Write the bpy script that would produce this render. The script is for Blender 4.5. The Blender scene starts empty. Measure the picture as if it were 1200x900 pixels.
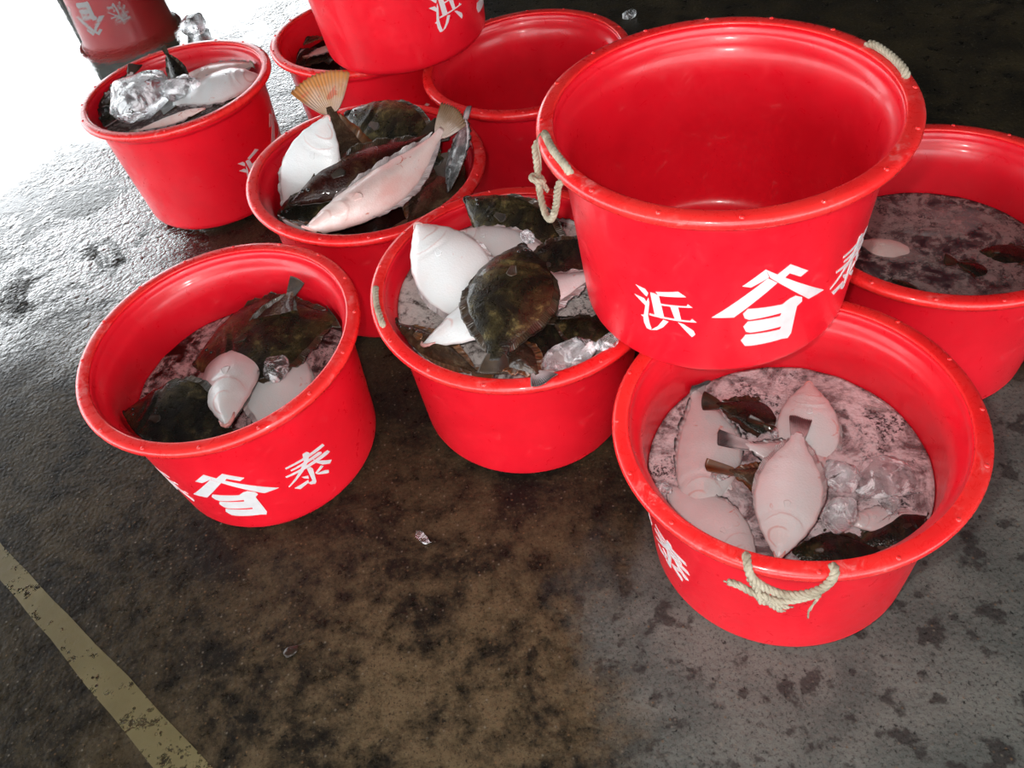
import bpy, bmesh, math, random
from math import sin, cos, pi, radians, exp, sqrt, atan2, hypot
from mathutils import Vector, Matrix, noise, geometry

S = bpy.context.scene
COL = S.collection
random.seed(7)

# ------------------------------------------------------------------ camera
FPX, PITCH, ROLL, CAMZ = 970.36, 0.82549, -0.212856, 1.50444
_f = Vector((0, cos(PITCH), -sin(PITCH)))
_r = Vector((1, 0, 0)); _u = _r.cross(_f)
RT = cos(ROLL)*_r + sin(ROLL)*_u
UP = -sin(ROLL)*_r + cos(ROLL)*_u
CAM = Vector((0, 0, CAMZ))

def P(px, py, z=0.0):
    """world point on the level z seen at photo pixel (px, py)"""
    d = _f*FPX + RT*(px-600) - UP*(py-450)
    t = (z-CAMZ)/d.z
    return CAM + d*t

cd = bpy.data.cameras.new('camera'); cam = bpy.data.objects.new('camera', cd); COL.objects.link(cam)
cd.sensor_width = 36.0; cd.lens = FPX/1200*36.0; cd.clip_start = 0.02
M = Matrix((RT, UP, -_f)).transposed().to_4x4(); M.translation = CAM
cam.matrix_world = M
S.camera = cam
S.view_settings.view_transform = 'Standard'; S.view_settings.look = 'None'
S.view_settings.gamma = 1.0; S.view_settings.use_curve_mapping = False
S.view_settings.exposure = 0.0

# ------------------------------------------------------------------ helpers
def tag(o, label=None, cat=None, group=None, kind=None):
    if label: o['label'] = label
    if cat: o['category'] = cat
    if group: o['group'] = group
    if kind: o['kind'] = kind
    return o

def empty(name, loc, mat3=None):
    o = bpy.data.objects.new(name, None); COL.objects.link(o)
    o.empty_display_size = 0.05
    m = (mat3.to_4x4() if mat3 else Matrix.Identity(4)); m.translation = loc
    o.matrix_world = m
    return o

def mobj(name, verts, faces, mats, parent=None, fm=None, smooth=True, uv=None):
    me = bpy.data.meshes.new(name); me.from_pydata([tuple(v) for v in verts], [], faces)
    if not isinstance(mats, (list, tuple)): mats = [mats]
    for m in mats: me.materials.append(m)
    if fm:
        for p, k in zip(me.polygons, fm): p.material_index = k
    if smooth:
        for p in me.polygons: p.use_smooth = True
    me.update()
    if uv:
        ul = me.uv_layers.new(name='UVMap').data
        for lp in me.loops: ul[lp.index].uv = uv[lp.vertex_index]
    o = bpy.data.objects.new(name, me); COL.objects.link(o)
    if parent: o.parent = parent
    return o

def lerp_table(tab, t):
    if t <= tab[0][0]: return tab[0][1]
    for (a, va), (b, vb) in zip(tab, tab[1:]):
        if t <= b:
            k = (t-a)/(b-a); k = k*k*(3-2*k)*0.5 + k*0.5
            return va+(vb-va)*k
    return tab[-1][1]

def smooth(a, b, x):
    k = min(1, max(0, (x-a)/(b-a))); return k*k*(3-2*k)

def lathe(profile, n=128, closed=False):
    vs, fs = [], []
    m = len(profile)
    for i in range(n):
        a = 2*pi*i/n
        for r, z in profile: vs.append((r*cos(a), r*sin(a), z))
    for i in range(n):
        j = (i+1) % n
        for k in range(m if closed else m-1):
            l = (k+1) % m
            fs.append((i*m+k, j*m+k, j*m+l, i*m+l))
    return vs, fs

def tube(path, rad, seg=8, vs=None, fs=None, cap=True):
    """tube along a list of Vectors; rad a number or a list"""
    vs = [] if vs is None else vs; fs = [] if fs is None else fs
    n = len(path); b0 = len(vs); prev = None
    for i, p in enumerate(path):
        d = (path[min(i+1, n-1)]-path[max(i-1, 0)]).normalized()
        if prev is None:
            a = Vector((0, 0, 1)) if abs(d.z) < .9 else Vector((1, 0, 0))
            x = d.cross(a).normalized()
        else:
            x = (prev - d*prev.dot(d)).normalized()
        prev = x; y = d.cross(x)
        r = rad[i] if isinstance(rad, (list, tuple)) else rad
        for k in range(seg):
            a = 2*pi*k/seg; vs.append(p + x*(r*cos(a)) + y*(r*sin(a)))
    for i in range(n-1):
        for k in range(seg):
            l = (k+1) % seg
            fs.append((b0+i*seg+k, b0+i*seg+l, b0+(i+1)*seg+l, b0+(i+1)*seg+k))
    if cap:
        fs.append(tuple(b0+k for k in reversed(range(seg))))
        fs.append(tuple(b0+(n-1)*seg+k for k in range(seg)))
    return vs, fs

def spline(pts, n=12):
    pts = [Vector(p) for p in pts]; out = []
    for i in range(len(pts)-1):
        p0 = pts[max(i-1, 0)]; p1 = pts[i]; p2 = pts[i+1]; p3 = pts[min(i+2, len(pts)-1)]
        for k in range(n):
            t = k/n
            out.append(0.5*((2*p1)+(p2-p0)*t+(2*p0-5*p1+4*p2-p3)*t*t+(3*p1-p0-3*p2+p3)*t**3))
    out.append(pts[-1]); return out

def rope_mesh(pts, rad=0.0066, pitch=0.026, n=14, vs=None, fs=None):
    """three twisted strands along a spline"""
    path = spline(pts, n); vs = [] if vs is None else vs; fs = [] if fs is None else fs
    # frames
    fr = []; prev = None; s = 0; ss = [0]
    for i in range(1, len(path)): s += (path[i]-path[i-1]).length; ss.append(s)
    for i, p in enumerate(path):
        d = (path[min(i+1, len(path)-1)]-path[max(i-1, 0)]).normalized()
        if prev is None:
            a = Vector((0, 0, 1)) if abs(d.z) < .9 else Vector((1, 0, 0)); x = d.cross(a).normalized()
        else: x = (prev-d*prev.dot(d)).normalized()
        prev = x; fr.append((x, d.cross(x)))
    for k in range(3):
        st = []
        for p, (x, y), s in zip(path, fr, ss):
            a = 2*pi*(s/pitch + k/3)
            st.append(p + x*(rad*.5*cos(a)) + y*(rad*.5*sin(a)))
        tube(st, rad*.56, 7, vs, fs)
    return vs, fs

# ------------------------------------------------------------------ materials
def mat(name):
    m = bpy.data.materials.new(name); m.use_nodes = True
    nt = m.node_tree; nt.nodes.clear()
    out = nt.nodes.new('ShaderNodeOutputMaterial')
    return m, nt, out

class N:
    """tiny node-tree builder"""
    def __init__(s, nt): s.nt = nt
    def new(s, t, **kw):
        n = s.nt.nodes.new(t)
        for k, v in kw.items(): setattr(n, k, v)
        return n
    def link(s, a, b): s.nt.links.new(a, b)
    def put(s, sock, v):
        if isinstance(v, bpy.types.NodeSocket): s.link(v, sock)
        elif v is not None: sock.default_value = v
    def coord(s, kind='Object'): return s.new('ShaderNodeTexCoord').outputs[kind]
    def pos(s): return s.new('ShaderNodeNewGeometry').outputs['Position']
    def noise(s, vec, scale, detail=4, rough=.55, dist=0, out='Fac'):
        n = s.new('ShaderNodeTexNoise'); s.link(vec, n.inputs['Vector'])
        n.inputs['Scale'].default_value = scale; n.inputs['Detail'].default_value = detail
        n.inputs['Roughness'].default_value = rough; n.inputs['Distortion'].default_value = dist
        return n.outputs[out]
    def voro(s, vec, scale, feature='F1', out='Distance', rnd=1):
        n = s.new('ShaderNodeTexVoronoi', feature=feature); s.link(vec, n.inputs['Vector'])
        n.inputs['Scale'].default_value = scale; n.inputs['Randomness'].default_value = rnd
        return n.outputs[out]
    def ramp(s, fac, a, b, lo=0., hi=1., interp='SMOOTHSTEP'):
        n = s.new('ShaderNodeMapRange', interpolation_type=interp)
        s.put(n.inputs['Value'], fac); n.inputs['From Min'].default_value = a; n.inputs['From Max'].default_value = b
        n.inputs['To Min'].default_value = lo; n.inputs['To Max'].default_value = hi
        return n.outputs['Result']
    def math(s, op, a, b=None, clamp=False):
        n = s.new('ShaderNodeMath', operation=op, use_clamp=clamp)
        s.put(n.inputs[0], a)
        if b is not None: s.put(n.inputs[1], b)
        return n.outputs[0]
    def mix(s, fac, a, b):
        n = s.new('ShaderNodeMix', data_type='RGBA'); s.put(n.inputs[0], fac)
        for i, v in ((6, a), (7, b)):
            if isinstance(v, (tuple, list)): v = (*v[:3], 1)
            s.put(n.inputs[i], v)
        return n.outputs[2]
    def bump(s, h, strength=.3, dist=.01, normal=None):
        n = s.new('ShaderNodeBump'); s.put(n.inputs['Strength'], strength); n.inputs['Distance'].default_value = dist
        s.link(h, n.inputs['Height'])
        if normal is not None: s.link(normal, n.inputs['Normal'])
        return n.outputs[0]
    def bsdf(s, out, color, rough=.4, normal=None, **kw):
        b = s.new('ShaderNodeBsdfPrincipled')
        if isinstance(color, (tuple, list)): color = (*color[:3], 1)
        s.put(b.inputs['Base Color'], color); s.put(b.inputs['Roughness'], rough)
        if normal is not None: s.link(normal, b.inputs['Normal'])
        for k, v in kw.items(): s.put(b.inputs[k.replace('_', ' ')], v)
        if out is not None: s.link(b.outputs[0], out.inputs['Surface'])
        return b

def m_red():
    m, nt, out = mat('red_plastic'); g = N(nt); c = g.coord()
    n1 = g.noise(c, 7, 5); scuff = g.noise(c, 26, 8, .7, 1.2)
    k = g.ramp(scuff, .60, .78, 0, .16)
    col = g.mix(g.ramp(n1, .3, .7), (.70, .0055, .017), (.80, .008, .022))
    col = g.mix(k, col, (.85, .25, .25))
    fine = g.noise(c, 160, 3)
    g.bsdf(out, col, g.ramp(scuff, .3, .8, .26, .5), g.bump(g.math('ADD', fine, n1), .05, .004),
           Coat_Weight=.25, Coat_Roughness=.12, Specular_IOR_Level=.5)
    return m

def m_plain(name, col, rough=.5, bump_scale=60, bump=.1, var=.25, **kw):
    m, nt, out = mat(name); g = N(nt); c = g.coord()
    n = g.noise(c, bump_scale, 5); n2 = g.noise(c, bump_scale*.2, 3)
    c2 = tuple(min(1, x*(1+var)) for x in col); c1 = tuple(x*(1-var) for x in col)
    g.bsdf(out, g.mix(g.ramp(g.math('ADD', n, n2), .75, 1.25), c1, c2), rough, g.bump(n, bump, .004), **kw)
    return m

def m_dark_skin(name, a, b, c3):
    m, nt, out = mat(name); g = N(nt); c = g.coord()
    n1 = g.noise(c, 14, 7, .66, .8); n2 = g.noise(c, 50, 6, .7, .5); n3 = g.voro(c, 38)
    sc = g.voro(c, 300); n5 = g.noise(c, 26, 3)
    col = g.mix(g.ramp(n1, .40, .62), a, b)
    col = g.mix(g.math('MULTIPLY', g.ramp(n2, .50, .62), g.ramp(n1, .47, .60)), col, c3)
    col = g.mix(g.ramp(n3, .0, .22, .6, 0), col, a)
    g.bsdf(out, col, g.ramp(n2, .3, .7, .20, .45), g.bump(g.math('ADD', sc, g.math('ADD', n2, g.math('MULTIPLY', n5, 2.0))), .35, .003),
           Coat_Weight=.4, Coat_Roughness=.05, Specular_IOR_Level=.25)
    return m

def m_white_skin(name, base, pink, amt):
    m, nt, out = mat(name); g = N(nt); c = g.coord()
    n1 = g.noise(c, 10, 5, .6, .5); n2 = g.noise(c, 30, 4, .6, .8); sc = g.voro(c, 260); n4 = g.noise(c, 18, 4, .65)
    uv = g.coord('UV'); sx = g.new('ShaderNodeSeparateXYZ'); g.link(uv, sx.inputs[0]); t, v = sx.outputs[0], sx.outputs[1]
    t = g.math('ADD', t, g.math('MULTIPLY', g.math('SUBTRACT', n2, .5), .03))
    col = g.mix(g.ramp(n1, .40, .72, 0, amt), base, pink)
    col = g.mix(g.ramp(n2, .66, .72, 0, min(1, 1.4*amt)), col, (.58, .20, .15))
    col = g.mix(g.ramp(n4, .58, .75, 0, .35), col, (.60, .575, .57))
    u = g.math('MULTIPLY', g.math('SUBTRACT', v, .5), 2.0)
    tg = g.math('ADD', g.math('MULTIPLY', g.math('MULTIPLY', u, u), -.085), .238)
    gl = g.math('ABSOLUTE', g.math('SUBTRACT', t, tg))
    col = g.mix(g.math('MULTIPLY', g.ramp(gl, .001, .008, .32, 0), g.ramp(g.math('ABSOLUTE', u), .55, .9, 1, 0)), col, (.50, .22, .19))
    ck = g.new('ShaderNodeVectorMath', operation='LENGTH'); cx = g.new('ShaderNodeCombineXYZ')
    g.link(g.math('MULTIPLY', g.math('SUBTRACT', t, .10), 11.0), cx.inputs[0]); g.link(g.math('SUBTRACT', u, .15), cx.inputs[1]); g.link(cx.outputs[0], ck.inputs[0])
    d = ck.outputs['Value']
    col = g.mix(g.ramp(d, .2, .75, .22, 0), col, (.72, .46, .42))
    part = g.ramp(g.math('ADD', g.math('MULTIPLY', u, .5), g.math('MULTIPLY', t, 3.0)), .22, .5)
    col = g.mix(g.math('MULTIPLY', part, g.ramp(g.math('ABSOLUTE', g.math('SUBTRACT', d, .62)), .01, .10, .5, 0)), col, (.55, .24, .20))
    col = g.mix(g.ramp(g.math('ABSOLUTE', u), .90, 1.0, 0, .5), col, (.45, .30, .28))
    g.bsdf(out, col, .28, g.bump(g.math('ADD', sc, g.math('MULTIPLY', n2, 2)), .16, .002), Coat_Weight=.35, Coat_Roughness=.08,
           Subsurface_Weight=.08, Subsurface_Radius=(.01, .005, .004), Subsurface_Scale=.4)
    return m

def m_fin(name, a, b, tip=None, rays=60, red=False):
    """fin membrane; UV x runs across the rays, UV y from root to edge"""
    m, nt, out = mat(name); g = N(nt); c = g.coord()
    n1 = g.noise(c, 22, 5, .6, .4); uv = g.coord('UV'); sx = g.new('ShaderNodeSeparateXYZ'); g.link(uv, sx.inputs[0])
    ray = g.math('SINE', g.math('MULTIPLY', sx.outputs[0], rays*6.283))
    col = g.mix(g.ramp(n1, .35, .65), a, b)
    if tip: col = g.mix(g.ramp(g.math('ADD', sx.outputs[1], g.math('MULTIPLY', g.math('SUBTRACT', n1, .5), .9)), .25, .85), col, tip)
    if red: col = g.mix(g.ramp(g.noise(c, 30, 3), .60, .68, 0, .75), col, (.62, .10, .05))
    col = g.mix(g.ramp(ray, -.2, 1, 0, .35), col, tuple(x*.45 for x in a))
    g.bsdf(out, col, .32, g.bump(ray, .35, .002), Coat_Weight=.3, Coat_Roughness=.1)
    return m

def m_water(name, murk, foam, cover, scale=9, alpha=.62, speck=(.03, .02, .022), veins=False, ink=.0):
    """murky melt water; floating froth is opaque, clear patches let the catch show through"""
    m, nt, out = mat(name); g = N(nt); c = g.coord()
    n1 = g.noise(c, scale, 8, .66, 1.2); n2 = g.noise(c, scale*6, 5, .7); n3 = g.noise(c, scale*12, 4, .75); n4 = g.noise(c, scale*.9, 5, .7, .6)
    f = g.math('ADD', g.math('MULTIPLY', n1, .7), g.math('MULTIPLY', n2, .3))
    fm = g.ramp(f, cover, cover+.16)
    if veins:
        w = g.new('ShaderNodeVectorMath', operation='ADD')
        nv = g.noise(c, 12, 5, .65, out='Color'); sm = g.new('ShaderNodeVectorMath', operation='SCALE')
        g.link(nv, sm.inputs[0]); sm.inputs['Scale'].default_value = .17
        g.link(c, w.inputs[0]); g.link(sm.outputs[0], w.inputs[1])
        v = g.voro(w.outputs[0], 9, 'DISTANCE_TO_EDGE')
        fm = g.math('MAXIMUM', g.math('MULTIPLY', fm, .8), g.math('MULTIPLY', g.ramp(v, .0, .16, .9, 0), g.ramp(n2, .35, .6, .25, 1)))
    # scum: fine dark specks gathered in drifts
    dots = g.math('MULTIPLY', g.ramp(n3, .50, .58), g.ramp(n4, .50, .64))
    col = g.mix(fm, murk, foam); col = g.mix(g.math('MULTIPLY', dots, .92), col, speck)
    if ink: col = g.mix(g.ramp(g.math('ADD', g.math('MULTIPLY', n4, .75), g.math('MULTIPLY', n3, .25)), .56, .68, 0, ink), col, speck)
    al = g.math('MAXIMUM', g.math('ADD', g.math('MULTIPLY', fm, .94-alpha), alpha, True), g.math('MULTIPLY', dots, .95))
    bub = g.voro(c, 170)
    col = g.mix(g.math('MULTIPLY', g.ramp(bub, .0, .2, .5, 0), fm), col, (.80, .74, .75))
    g.bsdf(out, col, g.ramp(fm, 0, 1, .06, .35), g.bump(g.math('ADD', g.math('MULTIPLY', bub, g.math('MULTIPLY', fm, .8)), n2), .35, .005),
           IOR=1.33, Alpha=al)
    return m

def m_ice():
    m, nt, out = mat('clear_ice'); g = N(nt); c = g.coord()
    n1 = g.noise(c, 38, 5, .65); n2 = g.noise(c, 22, 6, .7, .8)
    nb = g.bump(n1, .6, .010)
    b1 = g.bsdf(None, (.96, .97, .98), .04, nb, IOR=1.31, Transmission_Weight=1.0)
    b2 = g.bsdf(None, (.92, .94, .96), .15, nb, Coat_Weight=1.0)
    x = g.new('ShaderNodeMixShader'); g.link(g.ramp(n2, .46, .62, .06, .9), x.inputs[0])
    g.link(b1.outputs[0], x.inputs[1]); g.link(b2.outputs[0], x.inputs[2]); g.link(x.outputs[0], out.inputs['Surface'])
    return m

def m_rope():
    m, nt, out = mat('hemp_rope'); g = N(nt); c = g.coord()
    n1 = g.noise(c, 260, 4, .7); n2 = g.noise(c, 30, 3)
    col = g.mix(g.ramp(n2, .35, .65), (.27, .22, .15), (.46, .40, .30)); col = g.mix(g.ramp(n1, .5, .75, 0, .5), col, (.28, .22, .15))
    g.bsdf(out, col, .85, g.bump(n1, .8, .003))
    return m

def dist_mask(g, p, cx, cy, r0, r1, stretch=1.0, ang=0.0):
    mp = g.new('ShaderNodeMapping', vector_type='TEXTURE'); g.link(p, mp.inputs['Vector'])
    mp.inputs['Location'].default_value = (cx, cy, 0); mp.inputs['Rotation'].default_value = (0, 0, ang)
    mp.inputs['Scale'].default_value = (stretch, 1, 1)
    l = g.new('ShaderNodeVectorMath', operation='LENGTH'); g.link(mp.outputs[0], l.inputs[0])
    return g.math('SUBTRACT', 1.0, g.ramp(l.outputs['Value'], r0, r1)), l.outputs['Value']

def m_floor():
    """wet trodden concrete: dark grime, tan and grey worn patches, a film of melt water at the open side"""
    m, nt, out = mat('wet_concrete'); g = N(nt); p = g.pos()
    n0 = g.noise(p, 1.7, 6, .6, .4); n1 = g.noise(p, 5, 8, .68, .5); n2 = g.noise(p, 22, 6, .7); n3 = g.noise(p, 95, 4, .7)
    agg = g.voro(p, 95); aggc = g.voro(p, 95, out='Color')
    sep = g.new('ShaderNodeSeparateColor'); g.link(aggc, sep.inputs[0])
    # ground tone: blackish grime broken by olive brown
    t = g.math('ADD', g.math('MULTIPLY', n1, .5), g.math('ADD', g.math('MULTIPLY', n2, .3), g.math('MULTIPLY', n3, .2)))
    col = g.mix(g.ramp(t, .40, .62), FL_DARK, FL_OLIVE)
    tan, _ = dist_mask(g, p, -.26, .60, .1, .75, 1.0)
    tanf = g.math('MULTIPLY', tan, g.ramp(g.math('ADD', g.math('MULTIPLY', n1, .55), g.math('MULTIPLY', n2, .45)), .42, .60))
    col = g.mix(tanf, col, FL_TAN)
    gm, gl = dist_mask(g, p, .95, .35, .35, 1.05, 1.25, -.5)
    gf = g.ramp(g.math('ADD', gm, g.math('MULTIPLY', g.math('SUBTRACT', n0, .5), 1.6)), .25, .6)
    spots = g.ramp(g.math('ADD', g.math('MULTIPLY', g.noise(p, 18, 4, .55), .8), g.math('MULTIPLY', n2, .2)), .53, .60)
    gcol = g.mix(g.ramp(n1, .35, .65), FL_GREY1, FL_GREY2)
    gcol = g.mix(g.math('MULTIPLY', spots, .8), gcol, FL_SPOT)
    col = g.mix(g.math('MULTIPLY', gf, .92), col, gcol)
    n6 = g.noise(p, 150, 3, .8)
    col = g.mix(g.ramp(n6, .32, .50, .65, 0), col, (.007, .0065, .006))
    col = g.mix(g.ramp(n6, .60, .72, 0, .55), col, (.17, .145, .10))
    # exposed aggregate: pale and rusty grains, dark pits
    gr = g.math('MULTIPLY', g.ramp(agg, .0, .34, 1, 0), g.ramp(sep.outputs[0], .72, .84))
    col = g.mix(g.math('MULTIPLY', gr, .60), col, g.mix(sep.outputs[2], (.17, .10, .045), (.20, .185, .15)))
    pit = g.ramp(g.noise(p, 70, 5, .7, .3), .60, .68)
    col = g.mix(g.math('MULTIPLY', pit, .85), col, (.006, .006, .006))
    # water film: still puddle at the open side, wet rough concrete around it, merely damp elsewhere
    pud, _ = dist_mask(g, p, -2.6, 4.3, 1.0, 2.3, 1.3, 1.0)
    nn = g.math('MULTIPLY', g.math('SUBTRACT', g.math('ADD', g.math('MULTIPLY', n1, .6), g.math('MULTIPLY', n2, .4)), .5), 1.4)
    pw = g.ramp(g.math('ADD', pud, nn), .30, .62)
    wet, _ = dist_mask(g, p, -2.5, 4.2, 1.7, 3.1, 1.25, 1.0)
    wr = g.ramp(g.math('ADD', wet, g.math('MULTIPLY', g.math('SUBTRACT', n0, .5), 1.3)), .15, .75)
    dry = g.ramp(n2, .35, .7, .26, .5)
    r1 = g.new('ShaderNodeMix', data_type='FLOAT'); g.link(wr, r1.inputs[0]); g.link(dry, r1.inputs[2]); r1.inputs[3].default_value = .07
    rough = g.math('ADD', g.math('MULTIPLY', g.math('SUBTRACT', 1.0, pw), r1.outputs[0]), .006)
    gA = g.ramp(g.voro(p, 34), .05, .62, 1, 0); gB = g.ramp(g.voro(p, 75), .05, .6, 1, 0)
    pools = g.ramp(g.math('ADD', g.math('MULTIPLY', n0, .55), g.math('MULTIPLY', n1, .45)), .45, .56)
    rugged = g.math('MULTIPLY', g.ramp(n1, .36, .66, .25, 1.5), g.math('ADD', g.math('MULTIPLY', g.math('MULTIPLY', gA, g.ramp(n2, .42, .62)), 1.3), g.math('MULTIPLY', gB, g.ramp(n3, .4, .65, .2, .9))))
    h = g.math('ADD', g.math('MULTIPLY', n3, .40), g.math('ADD', g.math('MULTIPLY', rugged, g.math('ADD', g.math('MULTIPLY', wr, 1.0), .10)), g.math('MULTIPLY', agg, -.25)))
    damp = g.math('SUBTRACT', 1.0, g.math('MULTIPLY', wr, g.math('SUBTRACT', 1.0, pools)))
    bs = g.math('MULTIPLY', g.math('MULTIPLY', g.math('ADD', g.math('MULTIPLY', wr, .65), .25), g.ramp(damp, 0, 1, .06, 1)), g.ramp(pw, 0, 1, 1, .012))
    nb = g.bump(h, bs, .014)
    film = g.math('MAXIMUM', pw, g.math('MULTIPLY', wr, .8))
    g.bsdf(out, col, rough, nb, IOR=1.45, Specular_IOR_Level=g.ramp(film, 0, 1, .14, .7), Coat_Weight=film, Coat_Roughness=.006, Coat_IOR=1.55, Coat_Normal=nb)
    return m

FL_DARK = (.010, .009, .0075); FL_OLIVE = (.050, .038, .020); FL_TAN = (.112, .081, .044)
FL_GREY1 = (.088, .098, .089); FL_GREY2 = (.150, .158, .142); FL_SPOT = (.030, .028, .027)

def m_line():
    m, nt, out = mat('worn_yellow_paint'); g = N(nt); p = g.pos()
    n1 = g.noise(p, 6, 6, .6); n2 = g.noise(p, 24, 6, .72); v = g.voro(p, 55)
    col = g.mix(g.ramp(n1, .35, .65), (.110, .090, .036), (.150, .128, .058)); col = g.mix(g.ramp(n2, .55, .72, 0, .8), col, (.06, .05, .03))
    chip = g.math('MAXIMUM', g.ramp(g.math('ADD', g.math('MULTIPLY', n2, .7), g.math('MULTIPLY', n1, .3)), .52, .60), g.math('MULTIPLY', g.ramp(v, .12, .24, 1, 0), g.ramp(n1, .44, .52)))
    g.bsdf(out, col, .4, g.bump(n2, .3, .006), Alpha=g.math('SUBTRACT', 1.0, chip))
    return m

RED = m_red()
def m_rim():
    m, nt, out = mat('worn_flashlit_red_rim'); g = N(nt); c = g.coord()
    n1 = g.noise(c, 9, 5); sc = g.noise(c, 45, 7, .75, 1.0); w2 = g.noise(c, 6, 6, .7)
    col = g.mix(g.ramp(n1, .3, .7), (.80, .014, .016), (.86, .030, .026))  # lighter red than the walls: wear plus flash light put into the colour
    col = g.mix(g.math('MULTIPLY', g.ramp(sc, .50, .70, 0, .75), g.ramp(w2, .45, .62)), col, (.85, .34, .32))
    g.bsdf(out, col, g.ramp(sc, .3, .8, .22, .5), g.bump(g.math('ADD', sc, n1), .12, .004), Coat_Weight=.4, Coat_Roughness=.08)
    return m
RIM = m_rim()
LETTER = m_plain('white_lettering', (.66, .64, .64), .45, 40, .05, .06)
ROPE = m_rope()
ICE = m_ice()
DARK = m_dark_skin('dark_olive_skin', (.010, .008, .005), (.038, .030, .012), (.12, .095, .035))
BLACK = m_dark_skin('black_skin', (.008, .007, .006), (.022, .018, .010), (.06, .045, .02))
MAROON = m_dark_skin('brown_red_skin', (.030, .006, .004), (.060, .022, .010), (.10, .06, .025))
BROWN = m_dark_skin('brown_skin', (.035, .018, .010), (.075, .045, .026), (.13, .09, .05))
GREYSKIN = m_dark_skin('grey_silver_skin', (.06, .06, .06), (.20, .21, .21), (.55, .57, .57))
WHITE = m_white_skin('white_belly_skin', (.68, .685, .68), (.68, .57, .54), .35)
PINK = m_white_skin('pinkish_belly_skin', (.76, .60, .56), (.72, .40, .36), .9)
WET = m_white_skin('wet_grey_belly_skin', (.62, .59, .585), (.58, .49, .48), .5)
FIN_DARK = m_fin('dark_fin', (.020, .014, .009), (.060, .038, .020))
FIN_PALE = m_fin('pale_fin', (.52, .45, .44), (.34, .28, .28))
FIN_GREY = m_fin('grey_fin', (.50, .44, .44), (.42, .37, .37), (.035, .032, .032), 14)
FIN_BROWN = m_fin('brown_fin', (.10, .06, .04), (.20, .10, .05), (.16, .055, .016), 14)
FIN_ORANGE = m_fin('orange_fin', (.66, .46, .36), (.62, .40, .24), (.56, .22, .06), 16, True)
FIN_CREAM = m_fin('cream_fin', (.62, .52, .46), (.55, .42, .33), (.20, .11, .05), 14)
EYE = m_plain('fish_eye', (.02, .018, .015), .08, 60, .02, .2, Coat_Weight=1.0)
LIP = m_plain('pink_lip', (.62, .33, .30), .3, 80, .1, .2)
DLIP = m_plain('dark_lip', (.03, .02, .014), .3, 80, .1, .2)

# ------------------------------------------------------------------ setting
def box(name, lo, hi, m, kind='structure', label=None, cat=None):
    vs = [(x, y, z) for x in (lo[0], hi[0]) for y in (lo[1], hi[1]) for z in (lo[2], hi[2])]
    fs = [(0, 1, 3, 2), (4, 6, 7, 5), (0, 4, 5, 1), (2, 3, 7, 6), (0, 2, 6, 4), (1, 5, 7, 3)]
    o = mobj(name, vs, fs, m, smooth=False)
    return tag(o, label, cat, None, kind)

def prism(name, pts, z0, z1, m):
    n = len(pts)
    vs = [(x, y, z0) for x, y in pts]+[(x, y, z1) for x, y in pts]
    fs = [tuple(reversed(range(n))), tuple(range(n, 2*n))]+[(i, (i+1) % n, n+(i+1) % n, n+i) for i in range(n)]
    return mobj(name, vs, fs, m, smooth=False)

tag(box('floor', (-16, -7, -.2), (12, 22, 0), m_floor()), 'dark wet trodden concrete floor of the market hall', 'floor', None, 'structure')
ROOFM = m_plain('dark_steel_roof', (.10, .10, .10), .7, 3, .1, .3)
WALLM = m_plain('grey_board_wall', (.13, .12, .115), .8, 2, .1, .4)
# the hall is open to daylight on its left and far-left side
rf = prism('ceiling', [(-1.6, 14.8), (-2.1, 12.3), (-5.8, 8.9), (-8.6, 5.6), (-8.6, -7), (12, -7), (12, 14.8)], 4.0, 4.15, ROOFM)
tag(rf, 'dark underside of the hall roof', 'ceiling', None, 'structure')
tag(box('wall_back', (-1.6, 14.6, 0), (12, 14.8, 4.0), WALLM), 'grey boarded far wall of the hall', 'wall', None, 'structure')
tag(box('wall_right', (11.8, -7, 0), (12, 14.6, 4.0), WALLM), 'grey boarded side wall of the hall', 'wall', None, 'structure')

# faded painted guide line
a, b, c_, d_ = P(-40, 628), P(-14, 608), P(330, 1000), P(258, 1000)
def line_strip():
    L0, L1 = P(10, 690), P(180, 900); R0, R1 = P(37, 675), P(250, 900)
    dl = (L1-L0); dr = (R1-R0)
    q = [L0-dl*.45, L0+dl*1.6, R0+dr*1.6, R0-dr*.45]
    n = 24; vs, fs = [], []
    for i in range(n+1):
        t = i/n
        l = q[0].lerp(q[1], t); r = q[3].lerp(q[2], t)
        j1 = noise.noise(Vector((t*9, 0, 0)))*.006; j2 = noise.noise(Vector((t*9, 5, 0)))*.006
        dv = (r-l).normalized(); l = l+dv*j1; r = r+dv*j2
        for p, z in ((l, .0008), (r, .0008), (l, .0001), (r, .0001)): vs.append((p.x, p.y, z))
    for i in range(n):
        o = 4*i
        fs += [(o, o+1, o+5, o+4), (o+2, o+6, o+7, o+3), (o, o+4, o+6, o+2), (o+1, o+3, o+7, o+5)]
    fs += [(0, 2, 3, 1), (4*n, 4*n+1, 4*n+3, 4*n+2)]
    o = mobj('trim_1', vs, fs, m_line(), smooth=False)
    tag(o, 'faded yellow guide line painted across the concrete floor', 'floor line', None, 'structure')
line_strip()

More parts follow.
